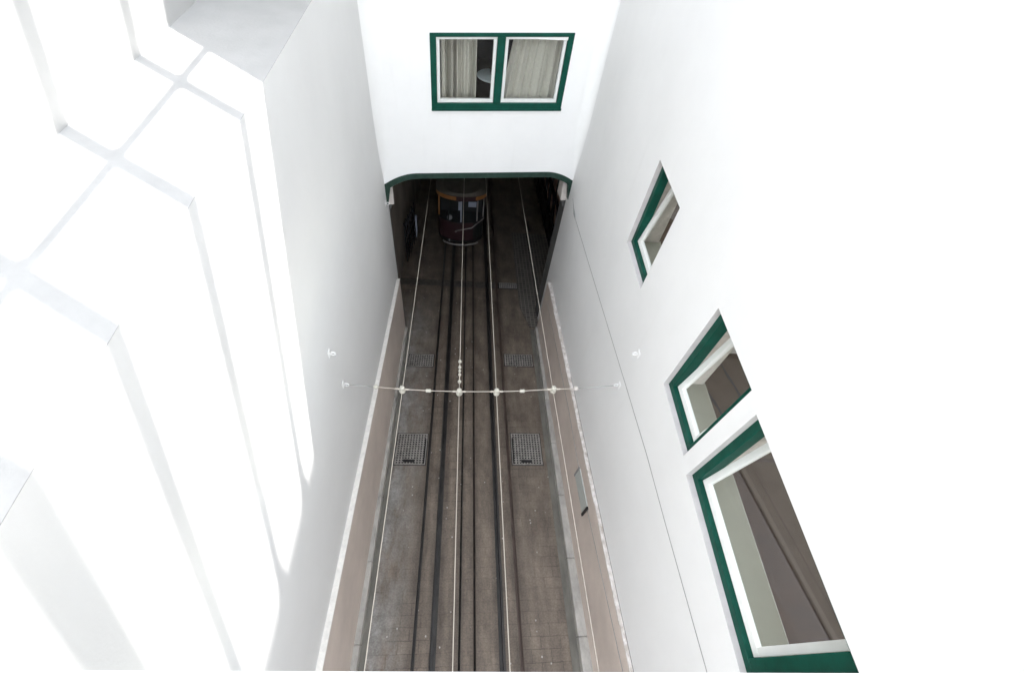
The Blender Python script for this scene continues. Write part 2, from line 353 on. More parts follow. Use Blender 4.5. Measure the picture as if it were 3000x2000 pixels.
# drain covers
def grate(x0, x1, y0, y1, nx, ny, m, label, big):
    t = thing('drain_cover', ((x0 + x1) / 2, (y0 + y1) / 2, gz((y0 + y1) / 2)), label, 'drain cover', 'drain covers in the street')
    def B(a0, b0, a1, b1, h0, h1, mb): 
        mb.hexa([(a0, b0, gz(b0) + h0), (a1, b0, gz(b0) + h0), (a1, b1, gz(b1) + h0), (a0, b1, gz(b1) + h0), (a0, b0, gz(b0) + h1), (a1, b0, gz(b0) + h1), (a1, b1, gz(b1) + h1), (a0, b1, gz(b1) + h1)])
    p = MB(); B(x0 - .015, y0 - .015, x1 + .015, y1 + .015, .002, .005, p); p.build('pit', M['iron'], t)
    f = MB(); w = .018
    B(x0, y0, x1, y0 + w, .002, .014, f); B(x0, y1 - w, x1, y1, .002, .014, f); B(x0, y0, x0 + w, y1, .002, .0135, f); B(x1 - w, y0, x1, y1, .002, .0135, f)
    f.build('frame', m, t, bevel=.002)
    b = MB(); hx = (x1 - x0 - 2 * w) / nx; hy = (y1 - y0 - 2 * w) / ny; bw = hx * .42; bh = hy * .38
    for i in range(nx + 1):
        c = x0 + w + i * hx; B(max(c - bw / 2, x0 + .004), y0 + .006, min(c + bw / 2, x1 - .004), y1 - .006, .005, .0125, b)
    for j in range(ny + 1):
        c = y0 + w + j * hy; B(x0 + .006, max(c - bh / 2, y0 + .004), x1 - .006, min(c + bh / 2, y1 - .004), .005, .0115, b)
    b.build('grid', m, t)
    if big:
        h = MB(); cx = (x0 + x1) / 2 - .02; B(cx - .11, y0 + .05, cx + .11, y0 + .115, .0095, .0155, h); h.build('lifting_slot', M['iron'], t)
        h = MB()
        xs = (x1 - .045) if x0 < 0 else (x0 + .012)
        B(xs, y0 + .02, xs + .028, y1 - .12, .0095, .0150, h); h.build('hinge_slot', M['iron'], t)
grate(-1.255, -.645, 3.47, 4.20, 10, 13, M['grate'], 'large square drain cover with lifting slot left of the track', True)
grate(1.12, 1.745, 3.48, 4.24, 10, 13, M['grate'], 'large square drain cover with lifting slot right of the track', True)
grate(-1.33, -.68, 6.14, 6.55, 11, 6, M['grate'], 'narrow rectangular drain cover left of the track below the span wire', False)
grate(1.09, 1.80, 6.24, 6.65, 11, 6, M['grate'], 'narrow rectangular drain cover right of the track by the arch', False)
grate(1.06, 1.60, 9.45, 9.72, 9, 5, M['gratew'], 'pale galvanised drain cover set in the cross drain under the arch', False)
t = thing('cross_drain', (-.4, 9.58, gz(9.58)), 'dark slatted drain channel crossing the street under the arch', 'drain')
c = MB()
for i, (a, b) in enumerate(zip([-2.2] + [e[1] for e in gr], [e[0] for e in gr] + [3.3])):
    strip(c, a, b, dry[0], dry[1], -.1, -.05)
c.build('channel', M['earth'], t)
c = MB()
for i in range(7):
    y = dry[0] + .012 + i * .044; strip(c, -1.85, -.58, y, y + .026, -.05, -.004)
for (a, b) in zip([e[1] for e in gr[:-1]], [e[0] for e in gr[1:]]):
    strip(c, a + .005, b - .005, dry[0] + .01, dry[1] - .01, -.05, -.005)
c.build('slat', M['slat'], t)

# ------------------------------------------------------------------ left building
ZL = -1.72
def prism(mb, plan, z0, z1):
    n = len(plan)
    mb.poly([(p[0], p[1], z1) for p in plan]); mb.poly([(p[0], p[1], z0) for p in reversed(plan)])
    for i in range(n):
        a = plan[i]; b = plan[(i + 1) % n]; mb.poly([(a[0], a[1], z0), (b[0], b[1], z0), (b[0], b[1], z1), (a[0], a[1], z1)])
YB = 7.62
lb = thing('building', (-2.2, 1, gz(1)), 'white rendered building on the left with a sunlit stepped ledge', 'building')
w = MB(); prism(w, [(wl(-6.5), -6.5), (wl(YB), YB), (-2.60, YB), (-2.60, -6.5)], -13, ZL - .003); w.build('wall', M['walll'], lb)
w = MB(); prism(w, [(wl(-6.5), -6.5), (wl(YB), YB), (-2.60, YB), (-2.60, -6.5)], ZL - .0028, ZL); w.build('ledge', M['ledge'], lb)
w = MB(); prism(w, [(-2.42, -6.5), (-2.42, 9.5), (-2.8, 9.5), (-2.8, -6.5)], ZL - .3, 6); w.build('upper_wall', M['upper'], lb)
def slab(mb, f0, f1, y0, y1, h0, h1, seg=1):
    for i in range(seg):
        a = y0 + (y1 - y0) * i / seg; b = y0 + (y1 - y0) * (i + 1) / seg
        lin(mb, f0, f1, a, b, h0, h1)
d = MB(); lin(d, lambda y: wl(y) - .05, dl, -6.5, 7.45, -.1, 1.86); d.build('dado', M['dado'], lb)
d = MB(); lin(d, lambda y: wl(y) - .02, lambda y: dl(y) + .006, -6.5, 7.46, 1.862, 1.885); d.build('dado_cap', M['cap'], lb, bevel=.004)
# ------------------------------------------------------------------ right building
rb = thing('building', (4, 1, gz(1)), 'tall white rendered building on the right with three green framed windows', 'building')
WIN = [  # y0, y1, zsill, zhead
    (-.058, 1.462, -3.965, -2.745),
    (1.632, 2.425, -3.918, -2.692),
    (3.715, 4.565, -3.845, -2.665)]
def wallgrid(mb, P, us, zs, holes):
    for i in range(len(us) - 1):
        for j in range(len(zs) - 1):
            cu = (us[i] + us[i + 1]) / 2; cz = (zs[j] + zs[j + 1]) / 2
            if any(h[0] < cu < h[1] and h[2] < cz < h[3] for h in holes): continue
            mb.poly([P(us[i], zs[j], 0), P(us[i + 1], zs[j], 0), P(us[i + 1], zs[j + 1], 0), P(us[i], zs[j + 1], 0)])
def reveal(mb, P, h, d):
    a, b, c, e = h
    mb.poly([P(a, c, 0), P(b, c, 0), P(b, c, d), P(a, c, d)]); mb.poly([P(a, e, 0), P(a, e, d), P(b, e, d), P(b, e, 0)])
    mb.poly([P(a, c, 0), P(a, c, d), P(a, e, d), P(a, e, 0)]); mb.poly([P(b, c, 0), P(b, e, 0), P(b, e, d), P(b, c, d)])
PR = lambda y, z, d: (wr(y) + d, y, z)
w = MB()
us = sorted(set([-6.5, 8.14] + [a for q in WIN for a in q[:2]])); zs = sorted(set([-13, 11.6] + [a for q in WIN for a in q[2:]]))
wallgrid(w, PR, us, zs, WIN)
w.poly([(wr(-6.5), -6.5, 11.6), (wr(8.14), 8.14, 11.6), (8, 8.14, 11.6), (8, -6.5, 11.6)])
w.poly([(wr(-6.5), -6.5, -13), (wr(-6.5), -6.5, 11.6), (8, -6.5, 11.6), (8, -6.5, -13)])
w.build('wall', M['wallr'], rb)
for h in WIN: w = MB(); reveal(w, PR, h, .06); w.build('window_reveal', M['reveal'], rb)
w = MB(); w.box(2.155, 8.06, -4.2, 7.9, 17, 11.595); w.build('rear_wing', M['wall'], rb)
d = MB(); lin(d, dr, lambda y: wr(y) + .05, -6.5, 7.70, -.1, 1.82); d.build('dado', M['dado'], rb)
d = MB(); yy = -6.5
while yy < 7.68:
    y2 = min(yy + random.uniform(.12, .35), 7.69); j = random.uniform(-.004, .008)
    lin(d, lambda y, j=j: dr(y) - .006 + j, lambda y: wr(y) + .02, yy, y2, 1.822, 1.846 + random.uniform(-.003, .003)); yy = y2
d.build('dado_cap', M['oldcap'], rb, bevel=.003)
d = MB(); lin(d, lambda y: wr(y) - .004, lambda y: wr(y) + .02, -6.5, 4.6, 1.85, 1.858); d.build('wall_crack', M['crack'], rb)
def window_right(h, fn=.075):
    y0, y1, z0, z1 = h; xw = wr((y0 + y1) / 2)
    O = (xw, 0, 0)
    f = MB(); fw = .075; xa, xb = xw + .055, xw + .16
    f.box(xa, y0 - .02, z0 - .03, xb, y1 + .02, z0 + fw); f.box(xa, y0 - .02, z1 - fw, xb, y1 + .02, z1 + .03)
    f.box(xa + .001, y1 - fw, z0 + fw, xb, y1 + .019, z1 - fw); f.box(xa + .001, y0 - .019, z0 + fw, xb, y0 + fn, z1 - fw)
    fr = f.build('window', M['green'], rb, bevel=.005)
    # sash hinged at its foot and tilted into the room
    a0, a1 = y0 + fn + .004, y1 - fw - .004; hh = z1 - z0 - 2 * fw - .008; an = math.radians(8.6)
    ax = Vector(Y); az = Vector((math.sin(an), 0, math.cos(an))); ay = Vector((math.cos(an), 0, -math.sin(an)))
    o = Vector((xw + .098, 0, z0 + fw + .004)); r = .06; dpt = .05
    s = MB()
    s.fbox(o, ax, az, ay, a0, a1, 0, r, 0, dpt); s.fbox(o, ax, az, ay, a0, a1, hh - r, hh, 0, dpt)
    s.fbox(o, ax, az, ay, a0, a0 + r, r, hh - r, .001, dpt - .001); s.fbox(o, ax, az, ay, a1 - r, a1, r, hh - r, .001, dpt - .001)
    s.build('sash', M['white'], fr, bevel=.004)
    s = MB(); s.fbox(o, ax, az, ay, a0 + r - .01, a1 - r + .01, r - .01, hh - r + .01, .028, .032); s.build('pane', M['glass'], fr)
    # thick wall inside, inner sill board
    s = MB(); xi = xw + .43
    s.box(xb + .0, y0 - .03, z0 - .06, xi + .03, y1 + .03, z0 + .012); s.build('inner_sill', M['sillin'], fr, bevel=.006)
    s = MB(); s.box(xb, y1 + .001, z0 + .012, xi, y1 + .05, z1 + .02); s.box(xb, y0 - .05, z0 + .012, xi, y0 - .001, z1 + .02); s.box(xb, y0 - .05, z1 + .02, xi, y1 + .05, z1 + .06)
    s.build('inner_reveal', M['concrete'], fr)
    return fr
F3 = window_right(WIN[0], .105); F2 = window_right(WIN[1]); F1 = window_right(WIN[2])
def room(fr, ra, rbb, wins):
    xi = wr((ra + rbb) / 2) + .43; xr = xi + 2.6; zf, zc = -4.95, -2.3
    s = MB(); s.poly([(xi, ra, zc), (xi, rbb, zc), (xr, rbb, zc), (xr, ra, zc)])
    wallgrid(s, lambda y, z, d: (xr, y, z), [ra, ra + .35, rbb - .35, rbb], [zf, zf + .8, zc - .3, zc], [(ra + .35, rbb - .35, zf + .8, zc - .3)])
    s.poly([(xi, ra, zf), (xr, ra, zf), (xr, ra, zc), (xi, ra, zc)]); s.poly([(xi, rbb, zf), (xr, rbb, zf), (xr, rbb, zc), (xi, rbb, zc)])
    hs = [(h[0] - .001, h[1] + .001, h[2] - .06, h[3] + .02) for h in wins]
    wallgrid(s, lambda y, z, d: (xi, y, z), sorted([ra, rbb] + [q for h in hs for q in h[:2]]), sorted([zf, zc] + [q for h in hs for q in h[2:]]), hs)
    s.build('room_wall', M['room'], fr)
    s = MB(); s.poly([(xi, ra, zf), (xi, rbb, zf), (xr, rbb, zf), (xr, ra, zf)]); s.build('room_floor', M['floor'], fr)
room(F3, -1.4, 3.6, WIN[:2]); room(F1, 3.65, 7.4, WIN[2:])
rg = thing('carpet', (3.9, .8, -4.95), 'taupe carpet with a pale border on the brown floor behind the largest window', 'carpet')
s = MB(); s.poly([(3.325, 1.98, -4.94), (3.857, -.6, -4.94), (4.9, -.6, -4.94), (4.9, 1.98, -4.94)]); s.build('pile', M['rug'], rg)  # taupe colour laid on the floor in place of a pane reflection
s = MB(); s.poly([(3.345, 1.97, -4.936), (3.40, 1.97, -4.936), (3.93, -.59, -4.936), (3.875, -.59, -4.936)]); s.build('border', M['rugedge'], rg)
s = MB(); s.poly([(3.50, 1.97, -4.936), (3.512, 1.97, -4.936), (4.042, -.59, -4.936), (4.03, -.59, -4.936)]); s.build('seam', M['floor'], rg)
rg = thing('carpet', (3.8, 2.7, -4.95), 'taupe carpet with dark worn streaks on the floor behind the middle window', 'carpet')
s = MB(); s.poly([(2.72, 2.03, -4.94), (2.72, 3.5, -4.94), (4.9, 3.5, -4.94), (4.9, 2.03, -4.94)]); s.build('pile', M['rug'], rg)
for pts in ([(3.60, 3.42), (3.64, 3.20), (3.68, 3.05), (3.72, 2.80)], [(3.27, 2.95), (3.31, 2.80), (3.345, 2.68), (3.37, 2.55)]):
    s = MB(); wd_ = [.012, .05, .03, .045]
    for (a, b, wa, wb) in zip(pts[:-1], pts[1:], wd_[:-1], wd_[1:]): s.poly([(a[0] - wa / 2, a[1], -4.936), (b[0] - wb / 2, b[1], -4.936), (b[0] + wb / 2, b[1], -4.936), (a[0] + wa / 2, a[1], -4.936)])
    s.build('worn_streak', M['dark'], rg)  # thin dark streaks across the taupe patch

# ------------------------------------------------------------------ back building with the arch
an = math.radians(8.5); bu = Vector((math.cos(an), math.sin(an), 0)); bv_ = Vector((-math.sin(an), math.cos(an), 0)); bo = Vector((-1.5, 7.45, 0))
def PB(u, z, d=0): return tuple(bo + bu * u + bv_ * d + Vector((0, 0, z)))
bb = thing('building', PB(1.8, gz(7.7)), 'white building across the end of the court with a wide green edged archway', 'building')
U0 = -.036; AW = 3.665; TOP = -5.06; SPR = -5.285
def arch(n=14):
    pts = [(U0, -14.), (U0, SPR)]
    for i in range(1, n + 1):
        q = i / n; pts.append((U0 + .62 * q, SPR + (TOP - SPR) * (1 - (1 - q) ** 2.0)))
    R = [(AW - (u - U0), z) for u, z in reversed(pts)]
    return pts + R
A = arch()
w = MB()
for (u0, z0), (u1, z1) in zip(A[1:-2], A[2:-1]):
    if u1 - u0 < 1e-6: continue
    w.poly([PB(u0, z0), PB(u1, z1), PB(u1, -4.95), PB(u0, -4.95)])
BW = (.879, 3.093, -3.862, -2.712); BH = (.90, 3.07, -3.82, -2.775)
zs = [-4.95, BH[2], BH[3], 2.2]; us = [-1.5, U0, BH[0], BH[1], AW, 5.2]
wallgrid(w, PB, us, zs, [BH])
for a, b in ((-1.5, U0), (AW, 5.2)): w.poly([PB(a, -14), PB(b, -14), PB(b, -4.95), PB(a, -4.95)])
w.poly([PB(-1.5, 2.2), PB(5.2, 2.2), PB(5.2, 2.2, 3), PB(-1.5, 2.2, 3)])
w.build('wall', M['wall'], bb)
def cove(p, ang0, ang1, c_):
    m = MB(); n = 10; lev = [(-5.22, .004), (-5.0, .05), (-4.6, .14), (-4.0, .20), (2.0, .20)]
    for (za, ra), (zb_, rb_) in zip(lev[:-1], lev[1:]):
        def pt(r_, i, z):
            d0, d1 = Vector(ang0), Vector(ang1); t_ = i / n * math.pi / 2
            q_ = Vector(p) + d0 * r_ * (1 - math.sin(t_)) + d1 * r_ * (1 - math.cos(t_)); return (q_.x, q_.y, z)
        for i in range(n): m.poly([pt(ra, i, za), pt(ra, i + 1, za), pt(rb_, i + 1, zb_), pt(rb_, i, zb_)], True)
    o = m.build('corner_cove', M['wall'], bb)
    bm = bmesh.new(); bm.from_mesh(o.data); bmesh.ops.remove_doubles(bm, verts=bm.verts, dist=1e-5); bmesh.ops.recalc_face_normals(bm, faces=bm.faces); bm.to_mesh(o.data); bm.free()
cove((wl(7.44) + .001, 7.441, 0), (math.cos(an), math.sin(an), 0), (.009, -1, 0), 0)
cove((wr(7.98) - .001, 7.979, 0), (-math.cos(an), -math.sin(an), 0), (.005, -1, 0), 0)
# jamb and soffit
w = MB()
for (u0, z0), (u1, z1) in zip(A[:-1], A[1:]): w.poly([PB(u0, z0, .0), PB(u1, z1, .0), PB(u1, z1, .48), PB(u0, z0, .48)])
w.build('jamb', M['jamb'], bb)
# green edging
E = [(U0, -5.72)] + A[1:-1] + [(AW, -5.72)]
def inset(P, w_):
    out = []
    for i, p in enumerate(P):
        a = Vector(P[max(i - 1, 0)]); b = Vector(P[min(i + 1, len(P) - 1)]); d = (b - a).normalized(); n = Vector((d.y, -d.x)); out.append((p[0] + n.x * w_, p[1] + n.y * w_))
    return out
EI = inset(E, .112); EI[0] = (U0 + .03, -5.72); EI[-1] = (AW - .03, -5.72); EI[1] = (U0 + .10, SPR - .07); EI[-2] = (AW - .10, SPR - .07)
w = MB()
for i in range(len(E) - 1):
    a, b, c, d = E[i], E[i + 1], EI[i + 1], EI[i]
    w.hexa([PB(*a, -.010), PB(*b, -.010), PB(*c, -.010), PB(*d, -.010), PB(*a, .10), PB(*b, .10), PB(*c, .10), PB(*d, .10)])
w.build('arch_edging', M['trim'], bb)
for sgn, u0 in ((1, U0), (-1, AW)):
    w = MB(); ua, ub = sorted((u0 + sgn * .012, u0 + sgn * .135))
    w.hexa([PB(ua, -5.83, .12), PB(ub, -5.83, .12), PB(ub, -5.83, .44), PB(ua, -5.83, .44), PB(ua, -5.45, .20), PB(ub, -5.45, .20), PB(ub, -5.45, .44), PB(ua, -5.45, .44)])
    cb = w.build('corbel', M['concrete'], bb, bevel=.012)
    w = MB(); ua, ub = sorted((u0 + sgn * .015, u0 + sgn * .10)); uc = u0 + sgn * .03
    w.hexa([PB(min(uc, u0 + sgn * .015), -6.07, .2), PB(max(uc, u0 + sgn * .015), -6.07, .2), PB(max(uc, u0 + sgn * .015), -6.07, .3), PB(min(uc, u0 + sgn * .015), -6.07, .3), PB(ua, -5.832, .16), PB(ub, -5.832, .16), PB(ub, -5.832, .34), PB(ua, -5.832, .34)])
    w.build('bracket', M['jamb'], cb)
# passage behind the arch
w = MB(); xl_, xr_ = -1.90, 2.95; ya, yb = 7.2, 18.6
def zc(y): return -4.98 - .12 * (y - 8)
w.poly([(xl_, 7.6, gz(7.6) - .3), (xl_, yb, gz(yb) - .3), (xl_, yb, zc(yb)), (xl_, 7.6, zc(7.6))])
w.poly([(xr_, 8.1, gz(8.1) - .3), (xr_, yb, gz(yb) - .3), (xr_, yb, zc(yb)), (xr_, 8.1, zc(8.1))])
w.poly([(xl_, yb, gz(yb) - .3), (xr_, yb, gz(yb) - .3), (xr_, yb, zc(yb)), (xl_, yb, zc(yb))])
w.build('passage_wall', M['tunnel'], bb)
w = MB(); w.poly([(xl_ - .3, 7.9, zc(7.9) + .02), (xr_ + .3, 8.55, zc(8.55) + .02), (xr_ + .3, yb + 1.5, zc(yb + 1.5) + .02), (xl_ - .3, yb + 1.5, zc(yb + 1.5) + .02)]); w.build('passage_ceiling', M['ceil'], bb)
# back window (sheared to follow lens distortion)
class WB(MB):
    def fbox(q, o, ax, ay, az, a0, a1, b0, b1, c0, c1):
        def P(u, z, d):
            zt = -2.759 + (u - .883) * (.094 / 2.21); zb = -3.878 + (u - .883) * (.034 / 2.21)
            return PB(u, zb + (z - BW[2]) / (BW[3] - BW[2]) * (zt - zb), d)
        q.hexa([P(a0, b0, c0), P(a1, b0, c0), P(a1, b0, c1), P(a0, b0, c1), P(a0, b1, c0), P(a1, b1, c0), P(a1, b1, c1), P(a0, b1, c1)])
f = WB(); u0, u1, z0, z1 = BW
f.fbox(bo, bu, Vector(Z), bv_, u0, u1, z0, z0 + .105, -.014, .09); f.fbox(bo, bu, Vector(Z), bv_, u0, u1, z1 - .055, z1, -.012, .09)
f.fbox(bo, bu, Vector(Z), bv_, u0, u0 + .092, z0 + .105, z1 - .055, -.011, .09); f.fbox(bo, bu, Vector(Z), bv_, u1 - .095, u1, z0 + .105, z1 - .055, -.011, .09)
f.fbox(bo, bu, Vector(Z), bv_, 1.897, 2.02, z0 + .105, z1 - .055, -.011, .09)
bw = f.build('window', M['green'], bb, bevel=.005)
f = WB(); f.fbox(bo, bu, Vector(Z), bv_, u0 - .004, u1 + .006, z0 - .012, z0 + .028, -.03, -.0145); f.build('sill', M['green'], bw, bevel=.004)
for a0, a1 in ((.974, 1.894), (2.023, 2.994)):
    b0, b1 = z0 + .108, z1 - .058; r = .05
    s = WB(); F = lambda *q: s.fbox(bo, bu, Vector(Z), bv_, *q)
    F(a0, a1, b0, b0 + r, .018, .07); F(a0, a1, b1 - r * .75, b1, .018, .07); F(a0, a0 + r, b0 + r, b1 - r * .75, .019, .069); F(a1 - r, a1, b0 + r, b1 - r * .75, .019, .069)
    s.build('sash', M['white'], bw, bevel=.004)
    s = WB(); s.fbox(bo, bu, Vector(Z), bv_, a0 + r - .01, a1 - r + .01, b0 + r - .01, b1 - r * .75 + .01, .042, .046); s.build('pane', M['glass'], bw)
s = MB(); s.fbox(bo, bu, Vector(Z), bv_, u0 - .1, u1 + .1, z0 + .04, z0 + .118, .0905, .15); s.build('inner_sill', M['concrete'], bw, bevel=.005)
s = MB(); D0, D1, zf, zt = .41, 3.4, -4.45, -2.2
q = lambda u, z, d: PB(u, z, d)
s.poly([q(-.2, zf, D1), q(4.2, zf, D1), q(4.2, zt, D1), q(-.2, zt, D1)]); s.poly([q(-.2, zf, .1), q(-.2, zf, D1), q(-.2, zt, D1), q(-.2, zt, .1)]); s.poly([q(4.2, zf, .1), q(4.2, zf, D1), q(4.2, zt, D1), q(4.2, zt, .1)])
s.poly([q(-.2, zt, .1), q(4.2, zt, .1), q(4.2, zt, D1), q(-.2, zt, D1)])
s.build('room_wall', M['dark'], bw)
s = MB(); s.poly([q(-.2, zf, .1), q(4.2, zf, .1), q(4.2, zf, D1), q(-.2, zf, D1)]); s.build('room_floor', M['floor'], bw)
# curtains
def curtain(tl, tr, bl, br, zt_, zb, depth, folds, amp, label):
    m = MB(); n = folds * 16; rows = 8
    g_ = []
    ph = [random.uniform(-.35, .35) for _ in range(folds + 2)]
    for j in range(rows + 1):
        t_ = j / rows; z = zt_ + (zb - zt_) * t_; row = []
        for i in range(n + 1):
            q_ = i / n; u = (tl + (tr - tl) * q_) * (1 - t_) + (bl + (br - bl) * q_) * t_
            fo = q_ * folds; aa = amp * (1 + .45 * math.sin(1.7 * fo + ph[0] * 6))
            row.append(PB(u, z, depth + aa * math.sin(2 * math.pi * fo + 1.1 * math.sin(2.3 * fo + ph[1] * 5)) + .3 * aa * math.sin(4.4 * math.pi * fo + ph[2] * 9) + .006 * t_ * math.sin(3 * t_ + fo)))
        g_.append(row)
    for j in range(rows):
        for i in range(n): m.poly([g_[j][i], g_[j][i + 1], g_[j + 1][i + 1], g_[j + 1][i]], True)
    o = m.build('curtain', M['curtain'])
    bm = bmesh.new(); bm.from_mesh(o.data); bmesh.ops.remove_doubles(bm, verts=bm.verts, dist=1e-5); bmesh.ops.recalc_face_normals(bm, faces=bm.faces); bm.to_mesh(o.data); bm.free()
    return tag(o, label, 'curtain', 'curtains in the end window')
curtain(.98, 1.63, .98, 1.66, -2.74, -4.2, .26, 5, .075, 'pale gathered curtain in the left half of the end window')
curtain(2.20, 3.02, 1.99, 3.04, -2.74, -4.2, .20, 6, .034, 'pale slanting curtain in the right half of the end window')
TU, TV, TZ = 1.975, .66, -3.63
tb = thing('table', PB(TU, zf, TV), 'round pale table seen between the curtains', 'table')
c0 = Vector(PB(TU, 0, TV))
s = MB(); s.lathe((c0.x, c0.y, TZ), Z, [(.25, 0), (.262, .008), (.262, .022), (.25, .03)], 40); s.build('table_top', M['table'], tb)
s = MB(); s.lathe((c0.x, c0.y, zf), Z, [(.17, 0), (.17, .02), (.03, .05), (.028, TZ - zf)], 20); s.build('pedestal', M['dark'], tb)
pl = thing('potted_plant', (c0.x + .0, c0.y + .02, TZ + .03), 'small dark potted plant on the round table', 'plant')
pc = Vector((c0.x + .0, c0.y + .02, TZ + .03))
s = MB(); s.lathe(pc, Z, [(.028, 0), (.04, .06), (.036, .065)], 16); s.build('pot', M['dark'], pl)
s = MB()
for i in range(26):
    a = random.uniform(0, 6.28); e = random.uniform(.2, 1.2); l = random.uniform(.04, .08); b0_ = pc + Vector((0, 0, .06)); d_ = Vector((math.cos(a) * math.cos(e), math.sin(a) * math.cos(e), math.sin(e)))
    sd = d_.cross(Vector(Z)).normalized() * .012; s.poly([b0_, b0_ + d_ * l * .6 + sd, b0_ + d_ * l, b0_ + d_ * l * .6 - sd])
s.build('foliage', M['plant'], pl)

# ------------------------------------------------------------------ overhead line
wd = Vector((-.0109, .9854, -.1699)).normalized()
SP = [(-1.475, 3.1, -5.237), (-1.088, 3.1, -5.276), (-.76, 3.1, -5.319), (-.419, 3.1, -5.341), (-.011, 3.1, -5.346), (.49, 3.1, -5.322), (.834, 3.1, -5.29), (1.251, 3.1, -5.222), (1.552, 3.1, -5.188), (2.10, 3.1, -5.079)]
CL = [SP[2], SP[4], SP[5], SP[7]]
WL = ['overhead wire nearest the left wall', 'overhead wire second from the left wall, broken by a bead insulator', 'overhead wire third from the left wall, above a thick rail', 'overhead wire nearest the right wall']
yws = [-.0145, -.0109, -.0085, -.0066]
for i, c in enumerate(CL):
    c = Vector(c) - Vector((0, 0, .035)); dd = Vector((yws[i], .9854, -.1699)).normalized()
    pts = []
    for j in range(25):
        s_ = -9.5 + j * (9.5 + 14.5) / 24
        pts.append(c + dd * s_)
    m = MB()
    if i == 1: m.tube([p for p in pts if p.y < c.y + .1] + [c + dd * .16], .0047, 8); m.tube([c + dd * .62] + [p for p in pts if p.y > c.y + .8], .0047, 8)
    else: m.tube(pts, .0047, 8)
    o = tag(m.build('contact_wire', M['wire']), WL[i], 'wire', 'overhead wires above the track')
    if i == 1: c2, d2 = c, dd
ins = thing('bead_insulator', tuple(c2 + d2 * .38), 'string of cream bead insulators in the second overhead wire', 'insulator')
m = MB(); m.tube([c2 + d2 * .15, c2 + d2 * .63], .007, 8); m.build('rod', M['wire'], ins)
for k_, r_ in ((.20, .026), (.33, .022), (.40, .020), (.47, .022), (.58, .026)):
    m = MB(); m.lathe(c2 + d2 * (k_ - .022), d2, [(.006, 0), (r_ * .8, .006), (r_, .022), (r_ * .8, .038), (.006, .044)], 14); m.build('bead', M['porcelain'], ins)
sp = thing('span_wire', SP[4], 'cross span wire strung between the two walls with cream insulators', 'wire')
for q_ in (SP[:2], SP[-2:]): m = MB(); m.tube(q_, .0055, 8); m.build('steel_end', M['greywire'], sp)
m = MB(); m.tube(SP[1:-1], .0055, 8); m.build('strand', M['wire'], sp)
for i in (2, 4, 5, 7):
    c = Vector(SP[i]); m = MB()
    m.lathe(c + Vector((0, 0, -.055)), Z, [(.012, 0), (.04, .002), (.043, .018), (.036, .028), (.029, .04), (.032, .05), (.034, .072), (.033, .094), (.026, .103), (.008, .106)], 20)
    hk = m.build('hanger', M['porcelain'], sp)
    for sg in (-1, 1):
        m = MB(); j = i + sg; d_ = (Vector(SP[j]) - c).normalized(); m.tube([c + d_ * .02, c + d_ * .05, c + d_ * .075, c + d_ * .095], [.012, .013, .014, .006], 10)
        m.build('ear', M['wire'], hk)
for i in (3, 6):
    c = Vector(SP[i]); d_ = (Vector(SP[i + 1]) - Vector(SP[i - 1])).normalized(); m = MB()
    m.lathe(c - d_ * .038, d_, [(.006, 0), (.02, .006), (.025, .022), (.021, .038), (.025, .054), (.02, .07), (.006, .076)], 16); m.build('egg_insulator', M['porcelain'], sp)
for i in (1, 8):
    c = Vector(SP[i]); m = MB(); m.lathe(c - Vector((.033, 0, 0)), X, [(.008, 0), (.024, .008), (.032, .033), (.024, .058), (.008, .066)], 18); m.build('ball_insulator', M['porcelain'] if i == 1 else M['concrete'], sp)
# wall hooks
def hook(p, sgn, label):
    t = thing('wall_hook', p, label, 'hook', 'painted iron hooks on the walls')
    p = Vector(p); m = MB(); x0, x1 = sorted((p.x, p.x + sgn * .008)); m.box(x0, p.y - .035, p.z - .05, x1, p.y + .035, p.z + .05); m.build('plate', M['whook'], t, bevel=.003)
    m = MB(); pts = []
    for j in range(17):
        a = math.pi * 2 * j / 16 * .93; pts.append((p.x + sgn * (  .046 - .027 * math.cos(a)), p.y, p.z + .027 * math.sin(a)))
    m.tube([(p.x + sgn * .004, p.y, p.z)] + pts, .007, 8); m.build('eye', M['whook'], t)
hook((wl(3.1), 3.1, -5.237), 1, 'white eye hook on the left wall holding the span wire')
hook((wl(3.03), 3.03, -4.44), 1, 'empty white eye hook on the left wall above the span wire')
hook((wr(3.1), 3.1, -5.075), -1, 'white eye hook on the right wall holding the span wire')
hook((wr(3.08), 3.08, -4.31), -1, 'empty white eye hook on the right wall above the span wire')
hook((wl(7.3), 7.3, -5.60), 1, 'small white eye hook on the left wall beside the arch')
# cable on the right wall
cb = thing('wall_cable', (wr(3), 3, -5), 'thin grey cable running along the right wall', 'cable')
pts = []
for y, z in ((7.10, -5.50), (5.6, -5.27), (4.107, -5.035), (3.0, -4.86), (1.959, -4.70), (1.202, -4.63), (-.06, -4.487), (-3, -4.2), (-6, -3.95)): pts.append((wr(y) - .008, y, z))
m = MB(); m.tube(pts, .0032, 6); m.build('line', M['cable'], cb)
m = MB(); m.tube([(wr(7.35) - .01, 7.62, -5.42), (wr(7.3) - .012, 7.38, -5.46), (wr(7.2) - .012, 7.22, -5.49), (wr(7.1) - .008, 7.08, -5.505)], [.004, .006, .018, .004], 10); m.build('turnbuckle', M['greywire'], cb)
